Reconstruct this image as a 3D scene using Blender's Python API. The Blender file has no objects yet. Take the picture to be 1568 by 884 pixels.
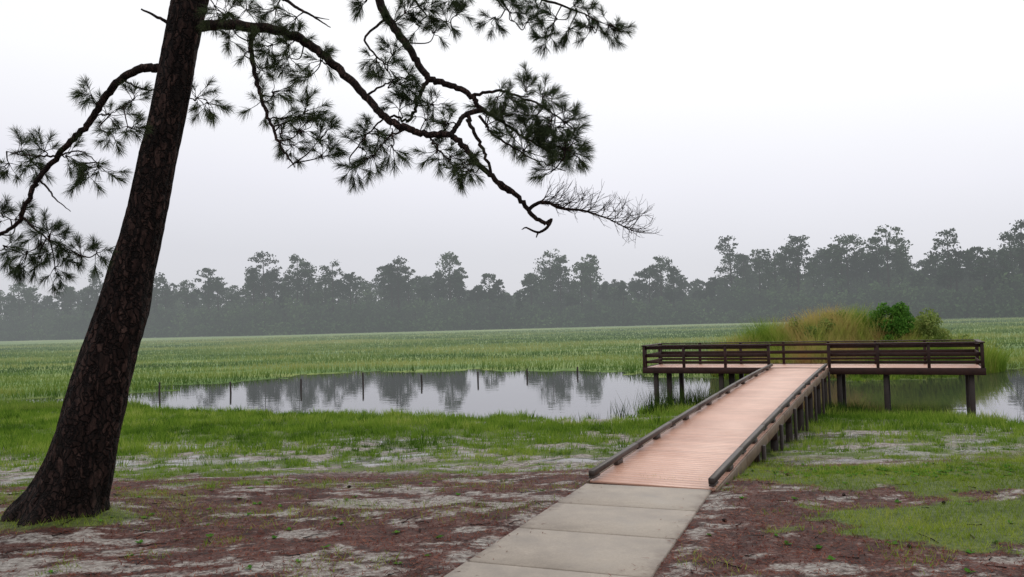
import bpy, math, numpy as np
from mathutils import Vector, Matrix
rng = np.random.default_rng(7)
scene = bpy.context.scene
scene.view_settings.view_transform = 'Standard'
scene.view_settings.look = 'None'
scene.view_settings.exposure = 0
F = 1220.0; EYE = 3.6; PITCH = math.atan(48/1220); ROLL = 0.0275

# ------------------------------------------------------------ camera
Fw = np.array([0, math.cos(PITCH), math.sin(PITCH)])
Up = np.array([0, -math.sin(PITCH), math.cos(PITCH)])
Rt = np.array([1.0, 0, 0])
cR = Rt*math.cos(ROLL) - Up*math.sin(ROLL)
cU = Up*math.cos(ROLL) + Rt*math.sin(ROLL)
cam = bpy.data.cameras.new("camera"); cam.lens = 28; cam.sensor_width = 36; cam.clip_end = 5000
camo = bpy.data.objects.new("camera", cam); scene.collection.objects.link(camo)
M = Matrix(((cR[0], cU[0], -Fw[0], 0), (cR[1], cU[1], -Fw[1], 0), (cR[2], cU[2], -Fw[2], EYE), (0, 0, 0, 1)))
camo.matrix_world = M
scene.camera = camo

def pt(px, py, d):
    """image pixel coordinates and a chosen depth -> world point"""
    r = Fw*F + cR*(px-784) + cU*(442-py)
    r = r*(d/r[1])
    return np.array([r[0], r[1], r[2]+EYE])

# ------------------------------------------------------------ noise
T = rng.random((256, 256))
def vnoise(x, y, o=0):
    x = np.asarray(x, float)+o*17.3; y = np.asarray(y, float)+o*9.1
    xi = np.floor(x).astype(int); yi = np.floor(y).astype(int)
    fx = x-xi; fy = y-yi; fx = fx*fx*(3-2*fx); fy = fy*fy*(3-2*fy)
    a = T[xi & 255, yi & 255]; b = T[(xi+1) & 255, yi & 255]
    c = T[xi & 255, (yi+1) & 255]; d = T[(xi+1) & 255, (yi+1) & 255]
    return (a*(1-fx)+b*fx)*(1-fy)+(c*(1-fx)+d*fx)*fy
def fbm(x, y, o=0, n=4):
    s = 0; a = 1; t = 0
    for i in range(n):
        s = s+a*vnoise(x*2**i, y*2**i, o+i*3); t += a; a *= .5
    return s/t
def sstep(a, b, x):
    t = np.clip((x-a)/(b-a), 0, 1); return t*t*(3-2*t)

# ------------------------------------------------------------ materials
def newmat(name):
    m = bpy.data.materials.new(name); m.use_nodes = True
    nt = m.node_tree; nt.nodes.clear()
    out = nt.nodes.new('ShaderNodeOutputMaterial')
    return m, nt, out
def N(nt, typ, ins=None, **kw):
    n = nt.nodes.new(typ)
    for k, v in kw.items(): setattr(n, k, v)
    if ins:
        for k, v in ins.items():
            s = n.inputs[k]
            if isinstance(v, bpy.types.NodeSocket): nt.links.new(v, s)
            else: s.default_value = v
    return n
def math_(nt, op, a, b=0.0, clamp=False):
    n = N(nt, 'ShaderNodeMath', {0: a, 1: b}, operation=op); n.use_clamp = clamp
    return n.outputs[0]
def c4(c): return (c[0], c[1], c[2], 1)
def mixc(nt, f, a, b):
    n = nt.nodes.new('ShaderNodeMix'); n.data_type = 'RGBA'
    for s, v in ((n.inputs[0], f), (n.inputs[6], a), (n.inputs[7], b)):
        if isinstance(v, bpy.types.NodeSocket): nt.links.new(v, s)
        else: s.default_value = v if not isinstance(v, tuple) or len(v) == 4 else c4(v)
    return n.outputs[2]
def attr(nt, name): return N(nt, 'ShaderNodeAttribute', attribute_name=name).outputs['Fac']
def noise(nt, vec, scale, detail=4, rough=.55):
    return N(nt, 'ShaderNodeTexNoise', {'Vector': vec, 'Scale': scale, 'Detail': detail, 'Roughness': rough}).outputs[0]
def ramp(nt, fac, stops):
    n = nt.nodes.new('ShaderNodeValToRGB'); nt.links.new(fac, n.inputs[0])
    e = n.color_ramp.elements
    while len(e) < len(stops): e.new(.5)
    for i, (p, c) in enumerate(stops): e[i].position = p; e[i].color = c4(c)
    return n.outputs[0]
def scaled(nt, sc, coord=None):
    if coord is None: coord = N(nt, 'ShaderNodeNewGeometry').outputs['Position']
    return N(nt, 'ShaderNodeMapping', {'Vector': coord, 'Scale': sc}).outputs[0]
def maprange(nt, v, a, b, c=0.0, d=1.0):
    return N(nt, 'ShaderNodeMapRange', {0: v, 1: a, 2: b, 3: c, 4: d}).outputs[0]
BAKED_HAZE = (.45, .475, .495)
def baked_haze(nt, shader, out, k=800.0, start=45.0):
    """mist painted into the material as emission, growing with distance (fixed in the world)"""
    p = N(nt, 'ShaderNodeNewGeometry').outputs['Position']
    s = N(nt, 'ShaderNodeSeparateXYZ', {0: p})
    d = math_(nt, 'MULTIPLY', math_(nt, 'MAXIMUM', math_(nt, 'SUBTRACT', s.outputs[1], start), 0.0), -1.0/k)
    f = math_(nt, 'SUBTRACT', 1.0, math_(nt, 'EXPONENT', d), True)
    e = N(nt, 'ShaderNodeEmission', {0: c4(BAKED_HAZE), 1: 1.0})  # glow stands in for airlight, no fog volume
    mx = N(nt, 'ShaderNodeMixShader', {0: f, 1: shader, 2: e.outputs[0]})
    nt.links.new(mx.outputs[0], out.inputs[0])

# timber
def timber(name, c1, c2, rough=.55, sc=(6, 6, 6), useattr=True, spec=.4, lo=.78, hi=1.16):
    m, nt, out = newmat(name)
    n1 = noise(nt, scaled(nt, sc), 1.0, 5, .65)
    col = mixc(nt, maprange(nt, n1, .3, .7), c1, c2)
    if useattr:
        v = attr(nt, 'v')
        h = N(nt, 'ShaderNodeHueSaturation', {'Value': maprange(nt, v, 0, 1, lo, hi), 'Color': col}).outputs[0]
    else: h = col
    n2 = noise(nt, scaled(nt, (30, 30, 30)), 1.0, 3)
    b = N(nt, 'ShaderNodeBump', {'Strength': .3, 'Distance': .01, 'Height': n2})
    p = N(nt, 'ShaderNodeBsdfPrincipled', {'Base Color': h, 'Roughness': rough, 'Normal': b.outputs[0], 'Specular IOR Level': spec})
    nt.links.new(p.outputs[0], out.inputs[0]); return m
M_plank = timber("composite_planks", (.45, .235, .165), (.63, .38, .29), .36, (.9, .9, .9), lo=.9, hi=1.08)
M_dark = timber("dark_stained_timber", (.018, .008, .007), (.044, .018, .015), .55, spec=.22)
M_post = timber("piling_timber", (.018, .011, .010), (.04, .026, .022), .6)
M_tan = timber("weathered_fascia", (.10, .068, .05), (.21, .14, .09), .6)
M_curb = timber("curb_timber", (.028, .020, .018), (.07, .052, .045), .5, spec=.3)

# bark
def bark(name, big):
    m, nt, out = newmat(name)
    pos = N(nt, 'ShaderNodeNewGeometry').outputs['Position']
    n0 = N(nt, 'ShaderNodeTexNoise', {'Vector': pos, 'Scale': 5.0, 'Detail': 4}).outputs[1]
    warped = N(nt, 'ShaderNodeMixRGB', {0: .2, 1: scaled(nt, (1, 1, .34)), 2: n0}).outputs[0]
    vor = N(nt, 'ShaderNodeTexVoronoi', {'Vector': warped, 'Scale': 15.0 if big else 40.0}, feature='DISTANCE_TO_EDGE').outputs[0]
    cell = N(nt, 'ShaderNodeTexVoronoi', {'Vector': warped, 'Scale': 15.0 if big else 40.0}).outputs[1]
    crack = maprange(nt, vor, 0.0, .16)
    n1 = noise(nt, scaled(nt, (16, 16, 5)), 1.0, 6, .75)
    cv = N(nt, 'ShaderNodeSeparateColor', {0: cell}).outputs[0]
    f = math_(nt, 'ADD', n1, math_(nt, 'MULTIPLY', math_(nt, 'SUBTRACT', cv, .5), .2))
    c = ramp(nt, f, [(.3, (.009, .006, .005)), (.5, (.024, .013, .011)), (.64, (.06, .034, .028)), (.78, (.13, .08, .068))])
    c = mixc(nt, crack, (.004, .003, .003), c)
    h = math_(nt, 'ADD', math_(nt, 'MULTIPLY', crack, .8), math_(nt, 'MULTIPLY', n1, .8))
    b = N(nt, 'ShaderNodeBump', {'Strength': 1.0, 'Distance': .06 if big else .015, 'Height': h})
    p = N(nt, 'ShaderNodeBsdfPrincipled', {'Base Color': c, 'Roughness': .8, 'Normal': b.outputs[0], 'Specular IOR Level': .15})
    nt.links.new(p.outputs[0], out.inputs[0]); return m
M_bark = bark("pine_bark", True); M_branch = bark("branch_bark", False)

def leaf(name, stops, trans=.3, hz=False, k=800., nscale=.35, nw=.45):
    m, nt, out = newmat(name)
    v = attr(nt, 'v')
    nn = noise(nt, scaled(nt, (nscale, nscale*.6, nscale)), 1.0, 3)
    f = math_(nt, 'ADD', math_(nt, 'MULTIPLY', v, 1-nw), math_(nt, 'MULTIPLY', maprange(nt, nn, .3, .7), nw))
    c = ramp(nt, f, stops)
    d = N(nt, 'ShaderNodeBsdfDiffuse', {0: c})
    sh = d.outputs[0]
    if trans > 0:
        t = N(nt, 'ShaderNodeBsdfTranslucent', {0: c})
        sh = N(nt, 'ShaderNodeMixShader', {0: trans, 1: d.outputs[0], 2: t.outputs[0]}).outputs[0]
    if hz: baked_haze(nt, sh, out, k)
    else: nt.links.new(sh, out.inputs[0])
    return m
M_needle = leaf("pine_needles", [(.1, (.025, .035, .018)), (.6, (.052, .072, .036)), (.95, (.11, .13, .06))], .3)
M_grass = leaf("marsh_grass_blades", [(.05, (.035, .08, .012)), (.32, (.10, .19, .022)), (.6, (.20, .31, .04)), (.85, (.35, .41, .09)), (1., (.50, .46, .24))], .35, False, nscale=.35, nw=.3)
M_lawn = leaf("lawn_blades", [(.1, (.07, .12, .02)), (.5, (.21, .29, .035)), (.9, (.40, .42, .09))], .3, False, nscale=.6)
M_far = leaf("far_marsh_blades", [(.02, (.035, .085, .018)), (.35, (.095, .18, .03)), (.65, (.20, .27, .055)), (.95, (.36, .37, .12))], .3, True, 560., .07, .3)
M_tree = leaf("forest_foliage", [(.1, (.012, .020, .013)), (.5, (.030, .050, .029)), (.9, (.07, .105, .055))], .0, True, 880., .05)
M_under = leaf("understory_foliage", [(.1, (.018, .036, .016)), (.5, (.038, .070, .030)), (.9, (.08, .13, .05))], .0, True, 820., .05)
M_reed = leaf("reed_blades", [(.05, (.10, .20, .025)), (.45, (.24, .33, .05)), (.7, (.42, .36, .12)), (.95, (.50, .27, .12))], .3, False, nscale=.5)
M_tuss = leaf("rush_blades", [(.1, (.015, .035, .008)), (.6, (.04, .08, .015)), (.95, (.12, .13, .04))], .0)
M_shrub = leaf("shrub_leaves", [(.1, (.035, .10, .018)), (.5, (.08, .20, .03)), (.95, (.17, .33, .055))], .3, nscale=1.)
M_shrub2 = leaf("pale_shrub_leaves", [(.1, (.10, .15, .04)), (.5, (.20, .27, .07)), (.95, (.34, .37, .12))], .3, nscale=1.)
M_straw = leaf("pine_straw_litter", [(.1, (.04, .013, .010)), (.5, (.12, .036, .027)), (.9, (.25, .11, .075))], .0, nscale=2.)

# ------------------------------------------------------------ mesh helpers
def fast_mesh(name, verts, faces, mat, v=None, parent=None, smooth=False):
    verts = np.asarray(verts, np.float32); faces = np.asarray(faces, np.int32)
    k = faces.shape[1]; n = len(faces)
    me = bpy.data.meshes.new(name)
    me.vertices.add(len(verts)); me.vertices.foreach_set('co', verts.ravel())
    me.loops.add(n*k); me.loops.foreach_set('vertex_index', faces.ravel())
    me.polygons.add(n); me.polygons.foreach_set('loop_start', np.arange(0, n*k, k, dtype=np.int32))
    me.polygons.foreach_set('loop_total', np.full(n, k, np.int32))
    if smooth: me.polygons.foreach_set('use_smooth', np.ones(n, bool))
    me.update(calc_edges=True)
    if v is not None:
        a = me.attributes.new('v', 'FLOAT', 'POINT'); a.data.foreach_set('value', np.asarray(v, np.float32))
    if mat: me.materials.append(mat)
    o = bpy.data.objects.new(name, me); scene.collection.objects.link(o)
    if parent: o.parent = parent
    return o
def empty(name, loc=(0, 0, 0)):
    o = bpy.data.objects.new(name, None); o.empty_display_size = .2; scene.collection.objects.link(o); return o

class Boxes:
    def __init__(s): s.v = []; s.f = []; s.a = []; s.n = 0
    def box(s, c, ax, h, a=None):
        c = np.array(c, float); ax = [np.array(q, float) for q in ax]
        a = rng.random() if a is None else a
        for i in (-1, 1):
            for j in (-1, 1):
                for k in (-1, 1):
                    s.v.append(c+ax[0]*h[0]*i+ax[1]*h[1]*j+ax[2]*h[2]*k); s.a.append(a)
        n = s.n
        fs = [(0, 1, 3, 2), (4, 6, 7, 5), (0, 4, 5, 1), (2, 3, 7, 6), (0, 2, 6, 4), (1, 5, 7, 3)]
        s.f += [[n+q for q in f] for f in fs]; s.n += 8
    def beam(s, p, q, wd, ht, up=(0, 0, 1), a=None):
        p = np.array(p, float); q = np.array(q, float); d = q-p; L = np.linalg.norm(d); d = d/L
        side = np.cross(d, up); side /= np.linalg.norm(side); u = np.cross(side, d)
        s.box((p+q)/2, (d, side, u), (L/2, wd/2, ht/2), a)
    def make(s, name, mat, parent=None, bev=.006):
        o = fast_mesh(name, s.v, s.f, mat, s.a, parent)
        if bev:
            b = o.modifiers.new('bevel', 'BEVEL'); b.width = bev; b.segments = 1; b.limit_method = 'ANGLE'
        return o

def catmull(P, n=6):
    P = np.asarray(P, float); Q = np.vstack([2*P[0]-P[1], P, 2*P[-1]-P[-2]]); out = []
    for i in range(1, len(Q)-2):
        for t in np.linspace(0, 1, n, endpoint=False):
            a, b, c, d = Q[i-1], Q[i], Q[i+1], Q[i+2]
            out.append(.5*((2*b)+(-a+c)*t+(2*a-5*b+4*c-d)*t*t+(-a+3*b-3*c+d)*t**3))
    out.append(Q[-2]); return np.array(out)
class Tubes:
    def __init__(s): s.v = []; s.f = []; s.n = 0
    def tube(s, P, R, k=7, disp=None):
        P = np.asarray(P, float); m = len(P); R = np.interp(np.linspace(0, 1, m), np.linspace(0, 1, len(R)), R)
        tg = np.gradient(P, axis=0); tg /= np.linalg.norm(tg, axis=1)[:, None]+1e-9
        ref = np.array([.13, .97, .2]); 
        side = np.cross(tg, ref); side /= np.linalg.norm(side, axis=1)[:, None]+1e-9
        up = np.cross(side, tg)
        th = np.linspace(0, 2*math.pi, k, endpoint=False)
        r = np.repeat(R[:, None], k, 1)
        if disp is not None: r = r*disp(np.arange(m)[:, None]+0*th[None, :], th[None, :]+0*r, P)
        V = P[:, None, :]+side[:, None, :]*(np.cos(th)[None, :, None]*r[:, :, None])+up[:, None, :]*(np.sin(th)[None, :, None]*r[:, :, None])
        s.v.append(V.reshape(-1, 3))
        i = np.arange(m-1)[:, None]; j = np.arange(k)[None, :]; j2 = (j+1) % k
        f = np.stack([i*k+j, i*k+j2, (i+1)*k+j2, (i+1)*k+j], -1).reshape(-1, 4)+s.n
        s.f.append(f); s.n += m*k
    def make(s, name, mat, parent=None):
        return fast_mesh(name, np.vstack(s.v), np.vstack(s.f), mat, None, parent, True)

# ------------------------------------------------------------ terrain model
SH = np.array([(-33, 40.5), (-26, 40.6), (-19, 38.4), (-12.6, 34.4), (-5, 31.2), (-.6, 29.6), (2.7, 28.0), (4.3, 28.8), (5.6, 31.2), (7.6, 32), (9.2, 31), (11.4, 28.6),
               (13.7, 26.8), (16, 24.2), (22, 21.2), (40, 17), (70, 18), (70, 52), (40, 50), (30.5, 47), (26, 45.6), (22, 41.5), (17, 41.5), (13.5, 43), (9.5, 46.5),
               (6.4, 53), (2, 55), (-3, 59), (-8, 58), (-12, 61.5), (-17, 57), (-18, 52), (-25, 51), (-20, 47.5), (-27, 43.6), (-33, 42.4)], float)
def shore(x, y):
    x = np.asarray(x, float); y = np.asarray(y, float); x0, y0 = x, y
    x = x+(fbm(x0*.5, y0*.5, 3)-.5)*3.6; y = y+(fbm(x0*.5, y0*.5, 11)-.5)*2.6
    dmin = np.full(x.shape, 1e9); ins = np.zeros(x.shape, bool)
    for i in range(len(SH)):
        a = SH[i]; b = SH[(i+1) % len(SH)]; e = b-a
        t = np.clip(((x-a[0])*e[0]+(y-a[1])*e[1])/(e@e), 0, 1)
        d = np.hypot(x-a[0]-t*e[0], y-a[1]-t*e[1]); dmin = np.minimum(dmin, d)
        cond = ((a[1] > y) != (b[1] > y)) & (x < (b[0]-a[0])*(y-a[1])/(b[1]-a[1]+1e-12)+a[0]); ins ^= cond
    s = np.where(ins, -dmin, dmin)
    return s+(fbm(x0*1.1, y0*.8, 171, 3)-.47)*2.6*np.exp(-(np.abs(s)/1.6)**2)
PA = np.array([-3.9, -2.8]); PB = np.array([2.0, 12.4]); PD = (PB-PA)/np.linalg.norm(PB-PA); PN = np.array([PD[1], -PD[0]]); PL = np.linalg.norm(PB-PA)
def prof(y): return np.interp(y, [-40, 0, 6, 9, 12.4, 13.4, 15, 18, 22, 27, 32, 60, 120, 300, 2000], [2, 1.25, 1.09, 1.03, .95, .9, .76, .52, .3, .14, .12, .12, .2, .5, .8])
def pathdist(x, y):
    t = (x-PA[0])*PD[0]+(y-PA[1])*PD[1]; n = np.abs((x-PA[0])*PN[0]+(y-PA[1])*PN[1])
    return np.where((t < PL+.4), n, 9.)
def height(x, y, sd=None):
    if sd is None: sd = shore(x, y)
    pd = sstep(1.0, 1.8, pathdist(x, y))
    h = prof(y)+pd*((fbm(x*.7, y*.7, 1)-.5)*.16+(fbm(x*3, y*3, 5)-.5)*.06)*np.where(y > 60, .6, 1)
    h = h-.012*(1-pd)+.05*np.exp(-((pathdist(x, y)-1.25)/.22)**2)*fbm(x*1.5, y*1.5, 8)
    dt = np.hypot(x+6.28, y-11.2); h = h+.16*np.exp(-(dt/.9)**2)
    h = h+1.7*np.exp(-(((x-19.5)/6.2)**2+((y-46.5)/2.8)**2)**1.5)
    w = sstep(0, 3.5, sd)
    land = .03+(np.maximum(h, .05)-.03)*w
    return np.where(sd > 0, land, np.maximum(-.02+sd*.25, -.7))
def blob(x, y, cx, cy, rx, ry): return np.exp(-(((x-cx)/rx)**2+((y-cy)/ry)**2))
def grassmask(x, y, sd):
    n = fbm(x*.55, y*.8, 21, 5); n2 = fbm(x*1.8, y*2.4, 31, 4)
    e = (y-14.0+np.where(x > 2, 1.9, 0)+(n-.5)*6)/2.6
    g = np.clip(e, 0, 1)
    strip = sstep(13, 15, y)*(1-sstep(21, 26, y))*np.where(x < 3, 1, .6)
    g = g*(1-strip*sstep(.43, .54, n2*.55+fbm(x*.5, y*1.3, 141, 4)*.45)*.94)
    r = sstep(.35, .55, blob(x, y, 6.4, 9.7, 2.9, 1.5)+(n2-.5)*.7)
    r = np.maximum(r, sstep(.35, .6, blob(x, y, 9.0, 12.6, 5.2, 2.0)+(n2-.5)*.6))
    g = np.maximum(g, r)
    g = np.maximum(g, .7*sstep(.45, .75, blob(x, y, -6.3, 11.0, 1.5, .8)+(n2-.5)*.5))
    g = np.maximum(g, .5*sstep(.56, .68, fbm(x*.9, y*1.4, 121, 4))*sstep(9.5, 13, y))
    g = g*(1-sstep(.35, .6, blob(x, y, 3.0, 27.4, 4.4, 1.3)+(n2-.5)*.8))
    g = g*(1-sstep(.4, .6, blob(x, y, 9.0, 21.2, 2.2, .9)+(n2-.5)*.5))
    g = g*(1-sstep(.4, .6, blob(x, y, 6.2, 15.4, 1.4, .6)+(n2-.5)*.5))
    g = g*(1-sstep(.4, .6, blob(x, y, 7.8, 18.0, 1.6, .5)+(n2-.5)*.5))
    g = g*sstep(.9, 1.12, pathdist(x, y)+(n2-.5)*.2)
    return np.clip(g, 0, 1)*(sd > -.3)
def sandmask(x, y, sd):
    n = fbm(x*.8+.3*y, y*1.9, 41, 5); n2 = fbm(x*2.2, y*4.5, 51, 4)
    s = sstep(.52, .62, n*.5+n2*.5)*.85
    s = np.maximum(s, sstep(.42, .85, blob(x, y, -6.2, 8.8, 3.0, 1.1)+(n2-.5)*1.4))
    s = np.maximum(s, .95*sstep(.45, .85, blob(x, y, -1.6, 11.8, 2.3, 1.0)+(n2-.5)*1.6))
    s = np.maximum(s, .8*sstep(.5, .85, blob(x, y, -2.2, 8.6, 1.8, .8)+(n2-.5)*1.6))
    s = np.maximum(s, .8*sstep(.45, .8, np.exp(-((pathdist(x, y)-1.15)/.25)**2)*.8+(n2-.5)*1.3)*(y < 12.5))
    s = np.maximum(s, sstep(14, 17, y)*.8)
    s = np.maximum(s, sstep(.3, .6, blob(x, y, 3.0, 27.4, 4.4, 1.3)))
    return s
def wetmask(x, y, sd):
    n = fbm(x*.7, y*1.6, 61, 4)
    return sstep(.53, .58, n)*sstep(14.5, 16, y)*(1-sstep(24, 27, y))

def axis(parts):
    out = []
    for a, b, n in parts: out += list(np.linspace(a, b, n, endpoint=False))
    out.append(parts[-1][1]); return np.array(out)
xs = axis([(-1600, -300, 14), (-300, -60, 40), (-60, -32, 40), (-32, 24, 380), (24, 60, 60), (60, 300, 40), (300, 1600, 14)])
ys = axis([(-40, 5, 24), (5, 16, 160), (16, 34, 150), (34, 64, 140), (64, 140, 60), (140, 400, 40), (400, 2500, 16)])
X, Y = np.meshgrid(xs, ys); sd = shore(X, Y); Z = height(X, Y, sd)
ny, nx = X.shape
i = np.arange(ny-1)[:, None]; j = np.arange(nx-1)[None, :]
fc = np.stack([i*nx+j, i*nx+j+1, (i+1)*nx+j+1, (i+1)*nx+j], -1).reshape(-1, 4)
g = fast_mesh("ground", np.stack([X, Y, Z], -1).reshape(-1, 3), fc, None, None, None, True)
for nm, A in (('grass', grassmask(X, Y, sd)), ('sand', sandmask(X, Y, sd)), ('wet', wetmask(X, Y, sd))):
    a = g.data.attributes.new(nm, 'FLOAT', 'POINT'); a.data.foreach_set('value', A.ravel().astype(np.float32))
m, nt, out = newmat("marsh_ground")
pos = N(nt, 'ShaderNodeNewGeometry').outputs['Position']
n1 = noise(nt, scaled(nt, (1.6, 2.4, 1), pos), 1.0, 6, .7)
n2 = noise(nt, scaled(nt, (9, 12, 4), pos), 1.0, 5, .75)
n3 = noise(nt, scaled(nt, (45, 45, 20), pos), 1.0, 3, .7)
nf = noise(nt, scaled(nt, (.035, .16, 1), pos), 1.0, 6, .7)
gr = attr(nt, 'grass'); sa = attr(nt, 'sand'); we = attr(nt, 'wet')
dirt = ramp(nt, math_(nt, 'ADD', math_(nt, 'MULTIPLY', n2, .5), math_(nt, 'MULTIPLY', n1, .5)),
            [(.38, (.016, .008, .007)), (.47, (.052, .020, .016)), (.55, (.105, .046, .037)), (.63, (.18, .115, .098)), (.76, (.31, .26, .235))])
sand = ramp(nt, math_(nt, 'ADD', math_(nt, 'MULTIPLY', n2, .6), math_(nt, 'MULTIPLY', n3, .4)), [(.3, (.12, .10, .09)), (.5, (.27, .245, .225)), (.7, (.52, .49, .46))])
sm = maprange(nt, math_(nt, 'ADD', sa, math_(nt, 'MULTIPLY', math_(nt, 'SUBTRACT', n2, .5), 3.0)), .3, .95)
c = mixc(nt, sm, dirt, sand)
soil = ramp(nt, math_(nt, 'ADD', math_(nt, 'MULTIPLY', n2, .6), math_(nt, 'MULTIPLY', n1, .4)), [(.35, (.035, .05, .014)), (.5, (.08, .115, .022)), (.65, (.17, .19, .06))])
gm = maprange(nt, math_(nt, 'ADD', gr, math_(nt, 'MULTIPLY', math_(nt, 'SUBTRACT', n2, .5), .9)), .3, .75)
c = mixc(nt, gm, c, soil)
field = ramp(nt, nf, [(.32, (.045, .10, .02)), (.48, (.10, .18, .03)), (.6, (.20, .26, .055)), (.75, (.33, .34, .12))])
sy = N(nt, 'ShaderNodeSeparateXYZ', {0: pos}).outputs[1]
c = mixc(nt, maprange(nt, sy, 38, 50), c, field)
wm = math_(nt, 'MULTIPLY', we, math_(nt, 'SUBTRACT', 1.0, maprange(nt, gm, .2, 1.0)))
c = mixc(nt, math_(nt, 'MULTIPLY', wm, .6), c, (.06, .055, .05))
rough = N(nt, 'ShaderNodeMix', {0: wm, 2: .75, 3: .06}).outputs[0]
bh = math_(nt, 'ADD', math_(nt, 'MULTIPLY', n2, .6), math_(nt, 'MULTIPLY', n3, .4))
b = N(nt, 'ShaderNodeBump', {'Strength': math_(nt, 'SUBTRACT', .9, math_(nt, 'MULTIPLY', wm, .88)), 'Distance': .06, 'Height': bh})
p = N(nt, 'ShaderNodeBsdfPrincipled', {'Base Color': c, 'Roughness': rough, 'Normal': b.outputs[0], 'Specular IOR Level': .25})
baked_haze(nt, p.outputs[0], out, 560.)
g.data.materials.append(m)

# ------------------------------------------------------------ water
wv = [(-60, 15, 0), (110, 12, 0), (110, 70, 0), (-60, 70, 0)]
m, nt, out = newmat("pond_water")
nr = noise(nt, scaled(nt, (.9, 1.5, 1)), 1.0, 3)
b = N(nt, 'ShaderNodeBump', {'Strength': .06, 'Distance': .05, 'Height': nr})
d = N(nt, 'ShaderNodeBsdfDiffuse', {0: (.045, .045, .042, 1)})
gl = N(nt, 'ShaderNodeBsdfGlossy', {0: (.93, .93, .95, 1), 'Roughness': .025, 'Normal': b.outputs[0]})
fr = N(nt, 'ShaderNodeFresnel', {0: 2.0, 'Normal': b.outputs[0]})
mx = N(nt, 'ShaderNodeMixShader', {0: fr.outputs[0], 1: d.outputs[0], 2: gl.outputs[0]})
nt.links.new(mx.outputs[0], out.inputs[0])
fast_mesh("pond_water", wv, [(0, 1, 2, 3)], m)

# ------------------------------------------------------------ concrete path
m, nt, out = newmat("path_concrete")
n1 = noise(nt, scaled(nt, (1.3, 1.3, 1)), 1.0, 7, .75); n2 = noise(nt, scaled(nt, (40, 40, 40)), 1.0, 4, .7)
c = ramp(nt, n1, [(.3, (.17, .138, .11)), (.45, (.26, .218, .178)), (.55, (.315, .268, .222)), (.7, (.40, .345, .29))])
c = mixc(nt, maprange(nt, n2, .35, .75, 0, .4), c, (.12, .095, .075))
ed = attr(nt, 'v')
pn = noise(nt, scaled(nt, (3, 3, 3)), 1.0, 5, .7)
pp = N(nt, 'ShaderNodeVectorMath', {0: N(nt, 'ShaderNodeVectorMath', {0: N(nt, 'ShaderNodeNewGeometry').outputs['Position'], 1: (PA[0], PA[1], 0)}, operation='SUBTRACT').outputs[0], 1: (PN[0], PN[1], 0)}, operation='DOT_PRODUCT').outputs['Value']
edge = maprange(nt, math_(nt, 'ADD', math_(nt, 'ABSOLUTE', pp), math_(nt, 'MULTIPLY', math_(nt, 'SUBTRACT', pn, .5), .8)), .84, 1.08, 0, .7)
c = mixc(nt, edge, c, (.10, .068, .053))
c = N(nt, 'ShaderNodeHueSaturation', {'Value': maprange(nt, ed, 0, 1, .84, 1.12), 'Color': c}).outputs[0]
b = N(nt, 'ShaderNodeBump', {'Strength': .4, 'Distance': .006, 'Height': n2})
p = N(nt, 'ShaderNodeBsdfPrincipled', {'Base Color': c, 'Roughness': maprange(nt, n1, .3, .7, .4, .75), 'Normal': b.outputs[0]})
nt.links.new(p.outputs[0], out.inputs[0])
B = Boxes(); step = 1.52; t = PL-.02
while t > 0:
    t0 = max(t-step+.026, 0)
    a = PA+PD*t0; e = PA+PD*t
    za = float(prof(a[1]))+.0; ze = float(prof(e[1]))+.0
    B.beam((a[0], a[1], za-.045), (e[0], e[1], ze-.045), 1.95, .15)
    t -= step
B.make("concrete_path", m, None, .012)

# ------------------------------------------------------------ boardwalk
RO = np.array([2.04, 12.42]); U = np.array([.4435, .8963]); W = np.array([.8963, -.4435]); L = 19.1
ZU = np.array([0, 0, 1.]); U3 = np.array([U[0], U[1], 0]); W3 = np.array([W[0], W[1], 0])
def RP(u, w, z): q = RO+U*u+W*w; return np.array([q[0], q[1], z])
def rz(u): t = np.clip(u/L, 0, 1); return .985+.54*(1-(1-t)**1.45)
bw = empty("observation_boardwalk")
B = Boxes(); u = .04
while u < L-.05:
    du = .144; z0 = rz(u); z1 = rz(u+du); pit = U3*du+ZU*(z1-z0); pit /= np.linalg.norm(pit)
    B.box(RP(u+du/2, 0, (z0+z1)/2-.016), (pit, W3, np.cross(pit, -W3)), (du/2-.0025, 1.0, .016)); u += du+.001
DZ = rz(L)+.0; DD = 2.5; HW = 5.95
k = 0
while k*.145 < DD-.1:
    B.box(RP(L+.08+k*.145, 0, DZ-.016), (U3, W3, ZU), (.069, HW-.05, .016)); k += 1
B.make("decking_boards", M_plank, bw, .002)
B = Boxes(); Bf = Boxes(); Bd = Boxes()
for sgn in (-1, 1):
    us = np.arange(0, L+.01, 2.3873)
    for a, e in zip(us[:-1], us[1:]):
        e2 = e-.012
        B.beam(RP(a, sgn*.955, rz(a)+.125), RP(e2, sgn*.955, rz(e2)+.125), .095, .09)
        B.beam(RP(a, sgn*.955, rz(a)+.06+.001), RP(a, sgn*.955, rz(a)+.06+.001)+U3*.3, .085, .036)
        B.beam(RP((a+e)/2, sgn*.955, rz((a+e)/2)+.04), RP((a+e)/2, sgn*.955, rz((a+e)/2)+.04)+U3*.28, .085, .078)
        Bf.beam(RP(a, sgn*1.025, rz(a)-.1), RP(e2, sgn*1.025, rz(e2)-.1), .04, .21)
for sgn in (-.8, 0, .8):
    for a, e in zip(us[:-1], us[1:]):
        Bd.beam(RP(a, sgn, rz(a)-.14), RP(e-.01, sgn, rz(e)-.14), .05, .2)
B.make("ramp_curbs", M_curb, bw, .008); Bf.make("ramp_fascia", M_tan, bw, .004)
Bp = Boxes()
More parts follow.
